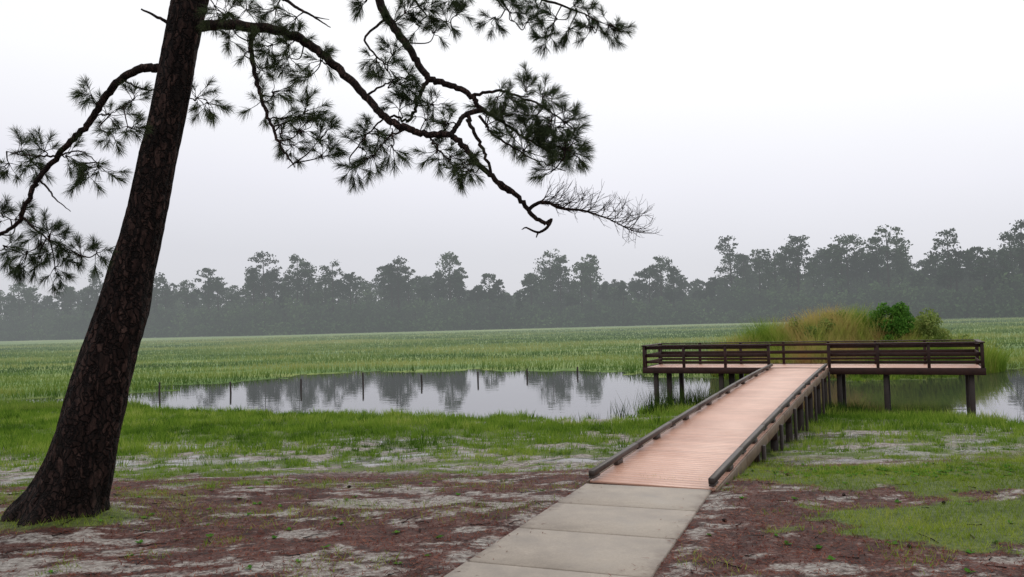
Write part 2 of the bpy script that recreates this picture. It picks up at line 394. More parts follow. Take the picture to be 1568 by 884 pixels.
for u in np.arange(1.6, L-.5, 2.42):
    for sgn in (-1, 1):
        q = RP(u, sgn*.92, 0); zt = rz(u)-.245
        Bp.box((q[0], q[1], (zt-1.0)/2), (U3, W3, ZU), (.075, .075, (zt+1.0)/2))
        q2 = RP(u, sgn*1.08, 0)
        if u > 4: Bp.box((q2[0], q2[1], (rz(u)-1.1)/2), (U3, W3, ZU), (.06, .035, (rz(u)+.9)/2))
    Bd.beam(RP(u-.11, -1.0, rz(u)-.34), RP(u-.11, 1.0, rz(u)-.34), .05, .19)
for w in (-5.5, -5.05, -2.9, -2.55, 1.35, 2.9, 5.55):
    for uu in (.3, 2.2):
        q = RP(L+uu+(.0 if w not in (-5.05, -2.55) else .35), w, 0); zt = DZ-.22
        Bp.box((q[0], q[1], (zt-1.3)/2), (U3, W3, ZU), (.085, .085, (zt+1.3)/2))
Bp.make("pilings", M_post, bw, .012)
for uu in (.5, 1.1, 1.7, 2.3): Bd.beam(RP(L+uu, -5.85, DZ-.13), RP(L+uu, 5.85, DZ-.13), .05, .18)
def rim(p, q): Bd.beam(p, q, .05, .24)
rim(RP(L+.0, -HW, DZ-.1), RP(L+.0, HW, DZ-.1)); rim(RP(L+DD, -HW, DZ-.1), RP(L+DD, HW, DZ-.1))
rim(RP(L+.03, -HW, DZ-.1), RP(L+DD-.03, -HW, DZ-.1)); rim(RP(L+.03, HW, DZ-.1), RP(L+DD-.03, HW, DZ-.1))
Bd.make("deck_frame", M_dark, bw)
Br = Boxes(); RH = .90
def rail(u0, w0, u1, w1, n, inn):
    p = RP(u0, w0, 0); q = RP(u1, w1, 0); dv = (q-p)/np.linalg.norm(q-p)
    for i in range(n+1):
        c = p+(q-p)*i/n
        Br.box((c[0], c[1], DZ+(RH-.04-.2)/2), (dv, np.cross(dv, ZU), ZU), (.05, .05, (RH-.04+.2)/2))
    off = inn*.066
    a = p+off; e = q+off
    for z, h in ((RH-.12, .11), (RH-.42, .13), (RH-.68, .09)):
        Br.beam(a+ZU*(DZ+z), e+ZU*(DZ+z), .03, h)
    Br.beam(p-dv*.09+ZU*(DZ+RH-.02), q+dv*.09+ZU*(DZ+RH-.02), .17, .038)
rail(L+.03, -HW+.06, L+.03, -1.06, 3, U3)
rail(L+.03, 1.06, L+.03, HW-.06, 3, U3)
rail(L+DD-.03, -HW+.06, L+DD-.03, HW-.06, 7, -U3)
rail(L+.22, -HW+.06, L+DD-.22, -HW+.06, 1, W3)
rail(L+.22, HW-.06, L+DD-.22, HW-.06, 1, -W3)
Br.make("railing", M_dark, bw)

# ------------------------------------------------------------ stakes in the water
for k, (x, y, h) in enumerate([(-19.6, 44, .7), (-15.6, 44, .62), (-12, 44.8, .62), (-8.7, 46, .8), (-5.4, 46.7, .55), (-2.2, 48, .55), (.8, 49.6, .5), (4.0, 51, .5)]):
    tb = Tubes(); lean = rng.normal(0, .03, 2)
    tb.tube([(x, y, -1), (x+lean[0]*.5, y, -.2), (x+lean[0], y+lean[1], h-.02), (x+lean[0], y+lean[1], h), (x+lean[0], y+lean[1], h+.012)], [.055, .055, .05, .045, .004], 8)
    tb.make("wooden_stake", M_post)

# ------------------------------------------------------------ grass blades
def blades(name, x, y, z, h, w, mat, lean=.35, seg=True, v=None, ph=None):
    n = len(x); th = rng.random(n)*2*math.pi; ph = rng.random(n)*2*math.pi if ph is None else ph
    l = h*lean*(.3+rng.random(n)); dx = np.cos(ph)*l; dy = np.sin(ph)*l
    sx = np.cos(th)*w/2; sy = np.sin(th)*w/2
    P = np.stack([x, y, z-.02], -1); S = np.stack([sx, sy, 0*sx], -1)
    tip = P+np.stack([dx, dy, h], -1)
    v = rng.random(n) if v is None else v
    if seg:
        mid = P+np.stack([dx*.3, dy*.3, h*.55], -1)
        V = np.stack([P-S, P+S, mid+S*.75, mid-S*.75, tip], 1).reshape(-1, 3)
        b = np.arange(n)[:, None]*5
        Fc = np.concatenate([b+[0, 1, 2], b+[0, 2, 3], b+[3, 2, 4]], 0); vv = np.repeat(v, 5)
    else:
        V = np.stack([P-S, P+S, tip], 1).reshape(-1, 3); b = np.arange(n)[:, None]*3; Fc = b+[0, 1, 2]; vv = np.repeat(v, 3)
    return fast_mesh(name, V, Fc, mat, vv)
def under(x, y): return (np.abs((x-RO[0])*W[0]+(y-RO[1])*W[1]) < 1.0) & ((x-RO[0])*U[0]+(y-RO[1])*U[1] > 0)
n = 150000
y = 12.5+(rng.random(n)**.8)*29; x = (rng.random(n)*2-1)*(y*.68+1.5)
sdv = shore(x, y); gmv = grassmask(x, y, sdv); tuft = fbm(x*1.3, y*1.3, 71, 3)
keep = (gmv*sstep(.25, .6, tuft+.1) > rng.random(n)) & (sdv > -.15) & ~(under(x, y) & (rng.random(n) > .25))
x, y, sdv, tuft = x[keep], y[keep], sdv[keep], tuft[keep]
big = fbm(x*.28, y*.6, 77, 4)
h = (.05+.13*sstep(15, 24, y))*(.5+rng.random(len(x)))*(.5+.9*tuft)*(.45+1.1*big)
xa, ya, za, ha, wa = x, y, height(x, y, sdv), h, .014+.014*sstep(15, 30, y)
va = np.clip(rng.random(len(x))*.45+(big-.3)*1.1, 0, 1); pa = rng.random(len(x))*6.283
nc = 9000
y = 12.8+(rng.random(nc)**.85)*28; x = (rng.random(nc)*2-1)*(y*.68+1.5)
sdv = shore(x, y); gmv = grassmask(x, y, sdv); big = fbm(x*.28, y*.6, 77, 4)
keep = (np.maximum(gmv, .10*(y > 13.5)) > rng.random(nc)) & (sdv > -.1) & ~under(x, y)
x, y, big = x[keep], y[keep], big[keep]; nb = 20; nc = len(x)
hc = (.09+.17*sstep(15, 23, y))*(.4+.9*rng.random(nc))*(.45+1.0*big); vc = np.clip(rng.normal(.42, .22, nc)+(big-.5)*1.3, 0, 1)
ang = rng.random((nc, nb))*6.283; rr = np.abs(rng.normal(0, 1, (nc, nb)))*(.04+.3*hc[:, None])
xb = (x[:, None]+np.cos(ang)*rr).ravel(); yb = (y[:, None]+np.sin(ang)*rr).ravel()
hb = (hc[:, None]*(.6+.6*rng.random((nc, nb)))).ravel(); vb = np.clip(vc[:, None]+rng.normal(0, .1, (nc, nb)), 0, 1).ravel(); 
zb = np.repeat(height(x, y), nb); wb = .016+.014*sstep(15, 30, yb)
cat = np.concatenate
blades("marsh_grass", cat([xa, xb]), cat([ya, yb]), cat([za, zb]), cat([ha, hb]), cat([wa, wb]), M_grass, .5, False, cat([va, vb]), cat([pa, ang.ravel()]))
n = 180000
y = 5+rng.random(n)*11; x = (rng.random(n)*2-1)*(y*.68+1)
sdv = shore(x, y); gmv = grassmask(x, y, sdv)
weed = sstep(.60, .7, fbm(x*1.5, y*1.5, 81, 4))*.3
keep = (np.maximum(gmv*.9, weed*(pathdist(x, y) > 1.05)) > rng.random(n)) & (gmv+weed > .05)
x, y, sdv = x[keep], y[keep], sdv[keep]
h = .035+.08*rng.random(len(x))*(.4+1.2*fbm(x*2, y*2, 5))
blades("lawn_grass", x, y, height(x, y, sdv), h, .011+0*h, M_lawn, .8, False, np.clip(rng.random(len(x))*.6+(fbm(x*1.2, y*1.6, 15)-.3)*.8, 0, 1))
# low broad-leaved weeds: small rosettes
VV = []; FF = []; AA = []; nn_ = 0
for k in range(380):
    if k < 280: wx_, wy_ = rng.normal(6.4, 1.1), rng.normal(13.6, .5)
    else: wy_ = 7.5+rng.random()*7; wx_ = (rng.random()*2-1)*wy_*.62
    if pathdist(np.array(wx_), np.array(wy_)) < 1.1 or under(wx_, wy_): continue
    z_ = float(height(np.array(wx_), np.array(wy_)))
    for q in range(7):
        a = rng.random()*6.283; l = .03+.05*rng.random(); d_ = np.array([math.cos(a), math.sin(a), .5]); s_ = np.array([-math.sin(a), math.cos(a), 0])*l*.35
        p0 = np.array([wx_, wy_, z_]); VV += [p0, p0+d_*l*.5+s_, p0+d_*l+[0, 0, -.01], p0+d_*l*.5-s_]; FF.append([nn_, nn_+1, nn_+2, nn_+3]); nn_ += 4; AA += [rng.random()*.7]*4
fast_mesh("broadleaf_weeds", VV, FF, M_shrub, AA)
# far side marsh
n = 190000
y = 36+(rng.random(n)**1.7)*190; x = (rng.random(n)*2-1)*(y*.68+3)
sdv = shore(x, y); tuft = fbm(x*.25, y*.5, 91, 4); band = fbm(x*.03, y*.14, 97, 5)
keep = (sdv > -.1) & (sstep(.3, .6, tuft+.1) > rng.random(n)*.9)
x, y, sdv, tuft, band = x[keep], y[keep], sdv[keep], tuft[keep], band[keep]
bank = np.exp(-(sdv/2.2)**2)*(y > 42)
h = (.22+.28*rng.random(len(x)))*(.4+.6*tuft+.5*band)*(1+.5*bank)
blades("far_marsh_grass", x, y, height(x, y, sdv), h, .04+.12*sstep(40, 160, y), M_far, .4, False, np.clip(rng.random(len(x))*.35+(tuft-.4)*.9+(band-.5)*3.0+.2-bank*.4, 0, 1))
# rushes: along the far bank, near the deck and the near shore
cx = []; cy = []; ch = []
for (a, b_, ra, rb, nn, hh) in [(6.6, 31.3, 1.6, 1.0, 900, .95), (8.6, 30.6, 1.2, .8, 700, .9), (11.9, 28.3, 1.0, .6, 500, .5), (13.6, 26.6, 1.0, .5, 400, .45), (5.2, 29.2, .5, .3, 120, .9),
                             (10.8, 27.4, .6, .6, 250, .5), (17, 23.6, 2, .4, 500, .5), (3.8, 29.0, .5, .2, 60, .8), (2.6, 28.6, .6, .2, 50, .4)]:
    cx.append(rng.normal(a, ra*.5, nn)); cy.append(rng.normal(b_, rb*.5, nn)); ch.append(hh*(.4+.7*rng.random(nn)))
x = rng.uniform(-34, 32, 60000); y = rng.uniform(27, 64, 60000); s_ = shore(x, y); cl_ = fbm(x*.6, y*.6, 201, 3)
k_ = (s_ > -.5) & (s_ < .6) & (cl_ > .47) & ((y > 36) | (rng.random(60000) < .35)) & ~((x > 5) & (x < 16) & (y < 33))
cx.append(x[k_]); cy.append(y[k_]); ch.append(np.where(y[k_] > 40, .48, .28)*(.4+.8*rng.random(k_.sum())))
cx = cat(cx); cy = cat(cy); ch = cat(ch)
blades("rushes", cx, cy, np.maximum(height(cx, cy), -.1), ch, .022+0*ch, M_tuss, .4, False)
# reeds on the mound
n = 30000
a = rng.random(n)*2*math.pi; r = np.sqrt(rng.random(n)); x = 19.5+np.cos(a)*r*8.2; y = 45.7+np.sin(a)*r*3.8
h = (.8+1.3*rng.random(n))*(.45+1.0*fbm(x*.6, y*.6, 7))
orange = .5*blob(x, y, 17.6, 45.5, 1.6, 4)+.4*blob(x, y, 25, 45, 1.0, 4)
blades("marsh_reeds", x, y, np.maximum(height(x, y), -.1), h, .035+0*h, M_reed, .5, True, np.clip(fbm(x*.5, y*.5, 19, 3)*1.5-.5+orange+rng.random(n)*.35, 0, 1))
# pine straw
n = 80000
y = 5.5+rng.random(n)*9.5; x = (rng.random(n)*2-1)*(y*.68+1)
gmv = grassmask(x, y, y*0+9); sv = sandmask(x, y, y*0+9)
pdv = pathdist(x, y)
keep = (pdv > .98-.45*(rng.random(n) > .94)*rng.random(n)) & (gmv < .5) & (rng.random(n) > sv*.8)
x, y, pdv = x[keep], y[keep], pdv[keep]; n = len(x); z = np.where(pdv < .985, prof(y)+.038, height(x, y)+.012); th = rng.random(n)*math.pi*2; l = .03+.07*rng.random(n); w = .003+.004*rng.random(n)
D = np.stack([np.cos(th)*l, np.sin(th)*l, np.where(pdv < 1., .004, rng.normal(0, .015, n))], -1); S = np.stack([-np.sin(th)*w, np.cos(th)*w, 0*w], -1); P = np.stack([x, y, z], -1)
V = np.stack([P-S, P+S, P+D], 1).reshape(-1, 3)
fast_mesh("pine_straw", V, np.arange(n)[:, None]*3+[0, 1, 2], M_straw, np.repeat(rng.random(n), 3))
# fallen twigs and a few cones
tb = Tubes()
for k in range(110):
    y0 = 7+rng.random()*7; x0 = (rng.random()*2-1)*y0*.65
    if pathdist(np.array(x0), np.array(y0)) < 1.1: continue
    th = rng.random()*math.pi; l = .1+.25*rng.random(); P = []
    if k % 18 == 0:
        zz = float(height(np.array(x0), np.array(y0)))+.02; c_, s_ = math.cos(th), math.sin(th)
        tb.tube([(x0+c_*t, y0+s_*t, zz) for t in (-.04, -.03, -.01, .01, .03, .04)], [.006, .018, .024, .02, .012, .003], 8)
        continue
    for t in np.linspace(-.5, .5, 5): 
        xx = x0+math.cos(th)*l*t+rng.normal(0, .01); yy = y0+math.sin(th)*l*t+rng.normal(0, .01)
        P.append((xx, yy, float(height(np.array(xx), np.array(yy)))+.012))
    tb.tube(P, [.007, .003], 5)
tb.make("fallen_twigs", M_branch)

# ------------------------------------------------------------ leaf clouds
def leafquads(C, size, flat=1.0):
    n = len(C); a = rng.normal(size=(n, 3)); a /= np.linalg.norm(a, axis=1)[:, None]
    b = np.cross(a, rng.normal(size=(n, 3))); b /= np.linalg.norm(b, axis=1)[:, None]+1e-9
    s = (size*(.6+.8*rng.random(n)))[:, None] if np.ndim(size) else size*(.6+.8*rng.random(n))[:, None]
    a = a*s; b = b*s*.7
    V = np.stack([C-a, C-b*.8, C+a, C+b*.8], 1).reshape(-1, 3)
    return V, np.arange(n)[:, None]*4+[0, 1, 2, 3]
def inball(n):
    p = rng.normal(size=(n, 3)); p /= np.linalg.norm(p, axis=1)[:, None]; return p*(rng.random(n)**.4)[:, None]
sky_px = [(-400, 425), (-200, 430), (-100, 425), (0, 440), (30, 432), (60, 442), (110, 425), (150, 415), (200, 420), (240, 420), (285, 427), (320, 412), (352, 428), (375, 410), (405, 388), (430, 402), (455, 392), (482, 410), (510, 400), (542, 418), (570, 405), (610, 394), (640, 407),
          (660, 400), (690, 390), (715, 428), (750, 418), (782, 434), (800, 415), (842, 385), (872, 428), (905, 391), (935, 415), (970, 415), (1012, 393), (1050, 412), (1100, 412), (1122, 362), (1150, 372), (1190, 366), (1222, 362), (1246, 386), (1272, 361), (1300, 360), (1322, 378),
          (1362, 348), (1400, 362), (1416, 384), (1440, 372), (1458, 351), (1492, 368), (1530, 345), (1570, 340), (1700, 350), (1900, 345)]
def tree_y(px): return np.interp(px, [-400, 0, 400, 800, 1100, 1568, 1900], [390, 355, 300, 290, 285, 235, 220])
def topz(px):
    py = np.interp(px, [a for a, _ in sky_px], [b for _, b in sky_px]); return pt(px, py, float(tree_y(px)))[2]
Cs = []; Ss = []; Vs = []; Cu = []; Su = []; Vu = []; trunks = Tubes()
def pine(x, y, H, wide=1.0, cb_=None):
    z0 = .4; lean = rng.normal(0, .02)
    trunks.tube([(x, y, z0-.5), (x+lean*H*.5, y, H*.5), (x+lean*H, y, H*.95)], [.34, .26, .1], 5)
    cb = H*((.42+.24*rng.random()) if cb_ is None else cb_); ch = H-cb; R = (2.0+2.0*rng.random())*H/22*wide
    nc = int(23+8*wide); tone = rng.random(); sq = rng.uniform(.65, .9)
    for i in range(nc):
        t = rng.random()**.7; zz = cb+ch*t*.93; rr = R*math.sqrt(max(1-(abs(t-.45)*1.7)**2, .02))*rng.random()**.45
        a = rng.random()*2*math.pi; c = np.array([x+lean*zz+math.cos(a)*rr, y+math.sin(a)*rr, zz])
        cr = (.55+1.0*rng.random())*(1.2-.35*t)*H/22; m_ = 26
        if rng.random() < .4: trunks.tube([(x+lean*zz, y, zz-rr*.35), c], [.08, .03], 4)
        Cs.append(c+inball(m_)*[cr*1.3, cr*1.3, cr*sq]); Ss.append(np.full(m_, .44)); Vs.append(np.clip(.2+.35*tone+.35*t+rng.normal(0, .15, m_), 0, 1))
def broad(x, y, H, m_=32, s=.6):
    R = H*.38; tone = rng.random(); trunks.tube([(x, y, 0), (x, y, H*.6)], [.2, .1], 4)
    for i in range(14):
        p = inball(1)[0]; c = np.array([x, y, H*.52])+p*[R, R, H*.44]; cr = H*.14*(.7+.7*rng.random())
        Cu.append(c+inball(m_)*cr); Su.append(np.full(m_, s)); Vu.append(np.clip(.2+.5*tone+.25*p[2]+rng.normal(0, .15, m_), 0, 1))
pk = [a for i, (a, b) in enumerate(sky_px) if 0 < i < len(sky_px)-1 and b <= sky_px[i-1][1] and b <= sky_px[i+1][1]]
for px in pk:
    d = float(tree_y(px)); q = pt(px, 450, d); pine(q[0], d, topz(px)*1.03, 1.3)
    for s_ in (-1, 1):
        if rng.random() < .75:
            o_ = s_*rng.uniform(10, 22); dd = d+rng.uniform(0, 8); q = pt(px+o_, 450, dd); pine(q[0], dd, topz(px)*rng.uniform(.80, .97), 1.1)
for px in np.arange(-380, 1900, 15):
    px = px+rng.normal(0, 5); d = float(tree_y(px)); tz = topz(px); q = pt(px, 450, d)
    dd = d+rng.random()*22-3; pine(q[0]*dd/d, dd, tz*(.60+.40*rng.random()), .8+.6*rng.random())
for px in np.arange(-380, 1900, 15):
    d = float(tree_y(px))+30+rng.random()*25; q = pt(px+rng.normal(0, 5), 450, d); pine(q[0], d, topz(px)*(.75+.22*rng.random()), 1.1)
for lay, (off, lo, hi, stp) in enumerate([(-8, .3, .5, 13), (0, .42, .66, 13), (14, .5, .78, 13), (24, .55, .78, 13)]):
    for px in np.arange(-390, 1900, stp):
        pxx = px+rng.normal(0, 4); d = float(tree_y(pxx))+off+rng.random()*8; q = pt(pxx, 450, d)
        broad(q[0], d, topz(pxx)*(lo+(hi-lo)*rng.random()))
for px in np.arange(-390, 1900, 5):
    for off, hh in ((-12, 2.5), (6, 5)):
        pxx = px+rng.normal(0, 3); d = float(tree_y(pxx))+off-rng.random()*5; q = pt(pxx, 450, d); H = hh+4*rng.random(); m_ = 60
        Cu.append(np.array([q[0], d, H*.45])+inball(m_)*[3, 2, H*.55]); Su.append(np.full(m_, .65)); Vu.append(np.clip(.5+rng.normal(0, .2, m_), 0, 1))
tl = empty("distant_treeline")
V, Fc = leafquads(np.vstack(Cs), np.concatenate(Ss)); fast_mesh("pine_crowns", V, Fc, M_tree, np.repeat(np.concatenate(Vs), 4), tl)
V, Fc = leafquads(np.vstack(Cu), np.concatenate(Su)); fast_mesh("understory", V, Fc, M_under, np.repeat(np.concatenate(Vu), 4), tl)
m, nt, out = newmat("far_trunks"); d_ = N(nt, 'ShaderNodeBsdfDiffuse', {0: (.035, .028, .025, 1)}); baked_haze(nt, d_.outputs[0], out, 880.)
trunks.make("trunks", m, tl)
hx = np.linspace(-420, 420, 120); hv = []; 
for r_, (off, zz) in enumerate([(18, .2), (26, 5), (45, 9), (90, 10)]):
    for k, a in enumerate(hx):
        px_ = 784+a/290*F; hv.append((a*(1+off/290), float(tree_y(px_))+off, zz*(.75+.5*fbm(np.array(a*.05), np.array(r_*1.), 3))))
hf = [(r_*120+k, r_*120+k+1, (r_+1)*120+k+1, (r_+1)*120+k) for r_ in range(3) for k in range(119)]
fast_mesh("wooded_rise", hv, hf, M_under, np.full(len(hv), .1), tl)

# shrubs on the mound
def shrub(name, x, y, z, R, H, mat, n=1800):
    e = empty(name); tb = Tubes(); C = []
    for i in range(26):
        p = inball(1)[0]; c = np.array([x, y, z+H*.5])+p*[R, R*.8, H*.5]; C.append(c+inball(n//26)*R*.3)
        tb.tube(catmull([(x, y, z-.3), (x+p[0]*R*.3, y+p[1]*R*.3, z+H*.25), c], 4), [.03, .008], 5)
    tb.make("stems", M_branch, e); V, Fc = leafquads(np.vstack(C), .075)
    fast_mesh("leaves", V, Fc, mat, np.repeat(rng.random(len(V)//4), 4), e)
def hz(x, y): return float(height(np.array(x), np.array(y)))
shrub("shrub", 21.1, 44.5, hz(21.1, 44.5)+.2, 1.3, 2.8, M_shrub, 6500)
shrub("shrub", 24.0, 45.6, hz(24.0, 45.6), 1.8, 3.0, M_shrub2, 6500)
shrub("shrub", 16.9, 45.2, hz(16.9, 45.2), 1.2, 1.9, M_shrub2, 3400)
shrub("shrub", 19.0, 46.6, hz(19.0, 46.6), 1.2, 1.7, M_shrub2, 3000)

# ------------------------------------------------------------ big pine
pine_e = empty("pine_tree")
TD = 11.2
edges = [(-40, 205, 812), (12, 178, 790), (42, 168, 765), (66, 174, 720), (84, 181, 670), (104, 196, 600), (128, 212, 530), (146, 227, 480), (172, 240, 400), (192, 255, 330), (208, 268, 260), (224, 281, 195), (238, 294, 130), (250, 306, 60), (263, 320, 0)]
P = []; R = []
for a, b_, y in edges[1:]:
    p_ = pt((a+b_)/2, y, TD); P.append(p_); R.append((b_-a)/2*TD/F*.9)
P[0][2] -= .12
top = P[-1]; dirn = (P[-1]-P[-4]); dirn /= np.linalg.norm(dirn)
P.insert(0, P[0]-np.array([.05, 0, .45])); R.insert(0, R[0]*1.15)
for L_, r_ in ((1.5, .24), (3.5, .20), (6, .14), (8.5, .07)): P.append(top+dirn*L_+np.array([0, .1*L_, 0])); R.append(r_)
Pc = catmull(P, 8); Rc = catmull(np.array(R)[:, None]*[1, 0, 0], 8)[:, 0]
def bd(i, th, P_):
    z = P_[:, 2][:, None]
    fl = np.clip((1.7-z)/.9, 0, 1)
    cyl = fbm(np.cos(th)*2.4+5, z*3.2+np.sin(th)*3.1, 4, 3)
    ridges = np.abs(vnoise(np.cos(th)*5+9, z*2.6+np.sin(th)*7, 6)-.5)*2
    return 1+.05*(fbm(np.cos(th)*3+z*1.5, np.sin(th)*3+z*.9, 2)-.5)*2+.09*(cyl-.5)+.07*(np.minimum(ridges*2.2, 1)-.7)+fl*.2*np.cos(th*5+1.2)*fl
tb = Tubes(); 
Pd = np.stack([np.interp(np.linspace(0, 1, 420), np.linspace(0, 1, len(Pc)), Pc[:, k]) for k in range(3)], 1)
tb.tube(Pd, Rc, 80, bd); tb.make("trunk", M_bark, pine_e)

tb = Tubes(); nodes = []
def branch(pts, r, kink=.02):
    Q = np.array([pt(*q) for q in pts]); C = catmull(Q, 7); n = len(C)
    C[1:-1] += rng.normal(0, kink*.5, (n-2, 3)); tb.tube(C, r, 8)
    for c in C: nodes.append(c)
    return C
branch([(290, 45, 11.2), (330, 38, 11.1), (390, 42, 11), (440, 52, 10.9), (485, 76, 10.8), (520, 108, 10.7), (560, 148, 10.6), (590, 180, 10.5), (622, 197, 10.5), (655, 206, 10.5), (690, 207, 10.45), (712, 226, 10.4), (736, 256, 10.4), (768, 282, 10.3), (795, 303, 10.3), (815, 328, 10.3), (836, 344, 10.3)], [.08, .07, .06, .052, .047, .042, .036, .032, .026])
branch([(836, 343, 10.3), (845, 336, 10.3), (838, 348, 10.28), (824, 356, 10.3), (806, 349, 10.3), (799, 352, 10.3)], [.028, .014, .02, .016, .011, .005], .004)
branch([(824, 356, 10.3), (821, 364, 10.3)], [.014, .006], .001)
bare = branch([(808, 322, 10.3), (822, 312, 10.3), (838, 310, 10.25), (858, 319, 10.2), (890, 322, 10.2), (925, 333, 10.15), (950, 345, 10.1), (968, 354, 10.1)], [.026, .024, .02, .016, .012, .006, .004], .006)
branch([(385, 45, 11), (386, 85, 10.9), (394, 130, 10.8), (408, 172, 10.75), (424, 212, 10.7), (440, 240, 10.65), (452, 256, 10.65)], [.035, .032, .027, .022, .016, .008])
branch([(450, 250, 10.65), (440, 258, 10.65)], [.01, .004], .002)
branch([(345, -230, 11.3), (430, -150, 11.5), (515, -85, 11.6), (565, -25, 11.5), (592, 25, 11.4), (620, 65, 11.3), (640, 98, 11.2), (658, 122, 11.1), (690, 131, 11), (722, 147, 10.9), (736, 166, 10.8), (770, 188, 10.8), (805, 212, 10.7), (850, 236, 10.6)], [.1, .09, .08, .07, .062, .056, .05, .046, .042, .038, .03, .022, .016, .008])
branch([(655, 124, 11.1), (640, 148, 11), (634, 172, 10.95), (622, 186, 10.9), (600, 178, 10.9), (572, 196, 10.85), (548, 225, 10.85)], [.032, .026, .022, .018, .012, .008])
branch([(738, 168, 10.8), (712, 176, 10.7), (700, 192, 10.5), (690, 207, 10.45)], [.038, .032, .034], .006)
branch([(716, 175, 10.7), (722, 195, 10.6), (736, 222, 10.5), (748, 252, 10.4), (762, 284, 10.3), (792, 300, 10.3)], [.03, .025, .022, .018, .014])
branch([(734, 178, 10.7), (755, 205, 10.6), (785, 225, 10.5), (820, 245, 10.5), (866, 262, 10.4)], [.02, .015, .01, .006])
branch([(722, 147, 10.9), (760, 140, 10.8), (800, 150, 10.7), (846, 172, 10.6), (880, 200, 10.6)], [.024, .018, .013, .007])
branch([(620, 197, 10.5), (602, 206, 10.4), (598, 184, 10.4)], [.02, .01, .005])
branch([(655, 206, 10.5), (672, 228, 10.45), (690, 250, 10.4)], [.018, .012, .006])
branch([(560, 148, 10.6), (590, 128, 10.7), (612, 118, 10.8)], [.018, .012, .006])
branch([(592, 25, 11.4), (560, 60, 11.2), (585, 95, 11.1), (600, 118, 11)], [.022, .016, .012, .006])
branch([(430, -5, 11), (455, 12, 10.9), (480, 26, 10.9), (506, 42, 10.85)], [.024, .02, .014, .006], .006)
branch([(482, 26, 10.9), (504, 30, 10.9)], [.01, .004], .004)
branch([(268, 42, 11.1), (245, 28, 11.05), (216, 14, 11)], [.03, .022, .012], .006)
branch([(300, 0, 11.2), (350, -30, 11.1), (410, -20, 11), (435, 0, 11)], [.05, .035, .025])
branch([(262, 112, 11.2), (238, 104, 11.15), (210, 107, 11.1), (182, 124, 11.1), (160, 150, 11.1), (136, 188, 11.1), (108, 216, 11.1), (78, 248, 11.1), (56, 278, 11.1), (40, 314, 11.1), (22, 345, 11.1), (-15, 365, 11.2), (-60, 380, 11.2)], [.07, .062, .056, .052, .046, .042, .038, .034, .03, .022, .012])
branch([(60, 276, 11.1), (76, 292, 11.05), (84, 304, 11.0), (108, 324, 11.0)], [.016, .013, .01, .005], .006)
branch([(136, 190, 11.1), (146, 176, 11.05), (168, 174, 11), (196, 160, 11)], [.012, .01, .007, .004])
branch([(30, 330, 11.1), (55, 352, 11.0), (85, 372, 10.9), (125, 392, 10.9)], [.018, .014, .008, .004])
branch([(86, 240, 11.1), (120, 232, 11.0), (152, 250, 10.9)], [.014, .01, .005])
branch([(86, 240, 11.1), (50, 240, 11.2), (10, 232, 11.3)], [.016, .012, .005])
branch([(190, 120, 11.1), (212, 135, 11.2), (240, 140, 11.3), (290, 150, 11.6), (312, 152, 11.6)], [.016, .012, .01, .005])
branch([(500, -160, 11.9), (600, -80, 12), (700, -30, 12), (780, -15, 12), (850, 5, 12), (930, 38, 12)], [.07, .06, .045, .03, .018, .006])
branch([(600, -80, 12), (625, -20, 11.9), (650, 20, 11.9), (690, 35, 11.9)], [.035, .025, .012, .005])
branch([(300, -60, 11.2), (400, -80, 12), (520, -85, 12.1), (600, -80, 12)], [.08, .07, .05])
branch([(740, -20, 12), (770, 10, 12), (790, 35, 12)], [.014, .01, .005])
nodes = np.array(nodes)
def twig(p, d, L_, r, dep):
    n = 5; P_ = [p]; q = p.copy(); dd = d.copy()
    for i in range(n):
        dd = dd+rng.normal(0, .13, 3)+np.array([.02, 0, .06]); dd /= np.linalg.norm(dd); q = q+dd*L_/n; P_.append(q.copy())
    tb.tube(P_, [r, r*.55], 5)
    if dep:
        for i in range(3):
            k = rng.integers(1, 6); s = rng.normal(0, .55, 3); s[1] *= .6; e = dd+s; e /= np.linalg.norm(e); twig(P_[k], e, L_*.72, r*.62, dep-1)
for c in bare[8::2]:
    for s in (-1, 1):
        d0 = np.array([.8, rng.normal(0, .3), s*.45+.12]); d0 /= np.linalg.norm(d0); twig(c, d0, .24, .006, 2)
cl = """165 175 34;205 152 26;302 150 32;318 158 24;140 148 22;196 196 26;168 205 22;30 232 32;66 230 28;104 240 28;152 258 32;14 252 26;128 262 24;24 335 28;60 358 32;92 376 32;124 392 30;84 412 32;40 388 30;148 388 22;8 378 26;60 395 26;2 330 22;46 248 26;76 362 26;
346 22 30;378 18 28;420 14 28;452 28 24;414 70 28;440 88 26;350 58 22;474 118 24;380 78 20;330 12 24;450 62 22;490 92 20;402 108 18;
402 158 24;430 182 30;460 200 30;490 212 30;494 240 26;430 206 24;468 172 26;420 140 22;448 222 24;
556 228 26;580 204 24;540 256 24;572 240 26;600 226 24;624 150 24;608 128 26;590 100 28;576 90 24;626 116 24;652 182 24;664 160 24;612 168 22;560 206 20;602 82 22;
780 150 32;806 140 32;832 152 32;820 180 36;852 196 36;872 216 34;856 246 32;790 202 32;764 182 30;744 178 24;804 230 32;866 186 26;836 220 36;880 236 24;812 205 34;846 262 22;760 150 24;838 196 34;866 228 30;848 178 30;
690 240 26;670 230 24;708 250 24;722 262 20;684 190 20;700 262 20;
622 18 28;652 14 28;682 34 26;642 42 24;600 36 20;666 50 20;700 22 20;
780 18 28;822 10 30;852 30 28;900 18 30;932 40 28;842 56 24;770 0 28;880 8 28;806 36 24;870 46 24;908 44 24;756 28 20;946 46 16;640 -10 24;700 -10 24;560 0 20"""
cl = [tuple(map(float, q.split())) for q in cl.replace('\n', '').split(';') if q.strip()]
NP = []; ND = []
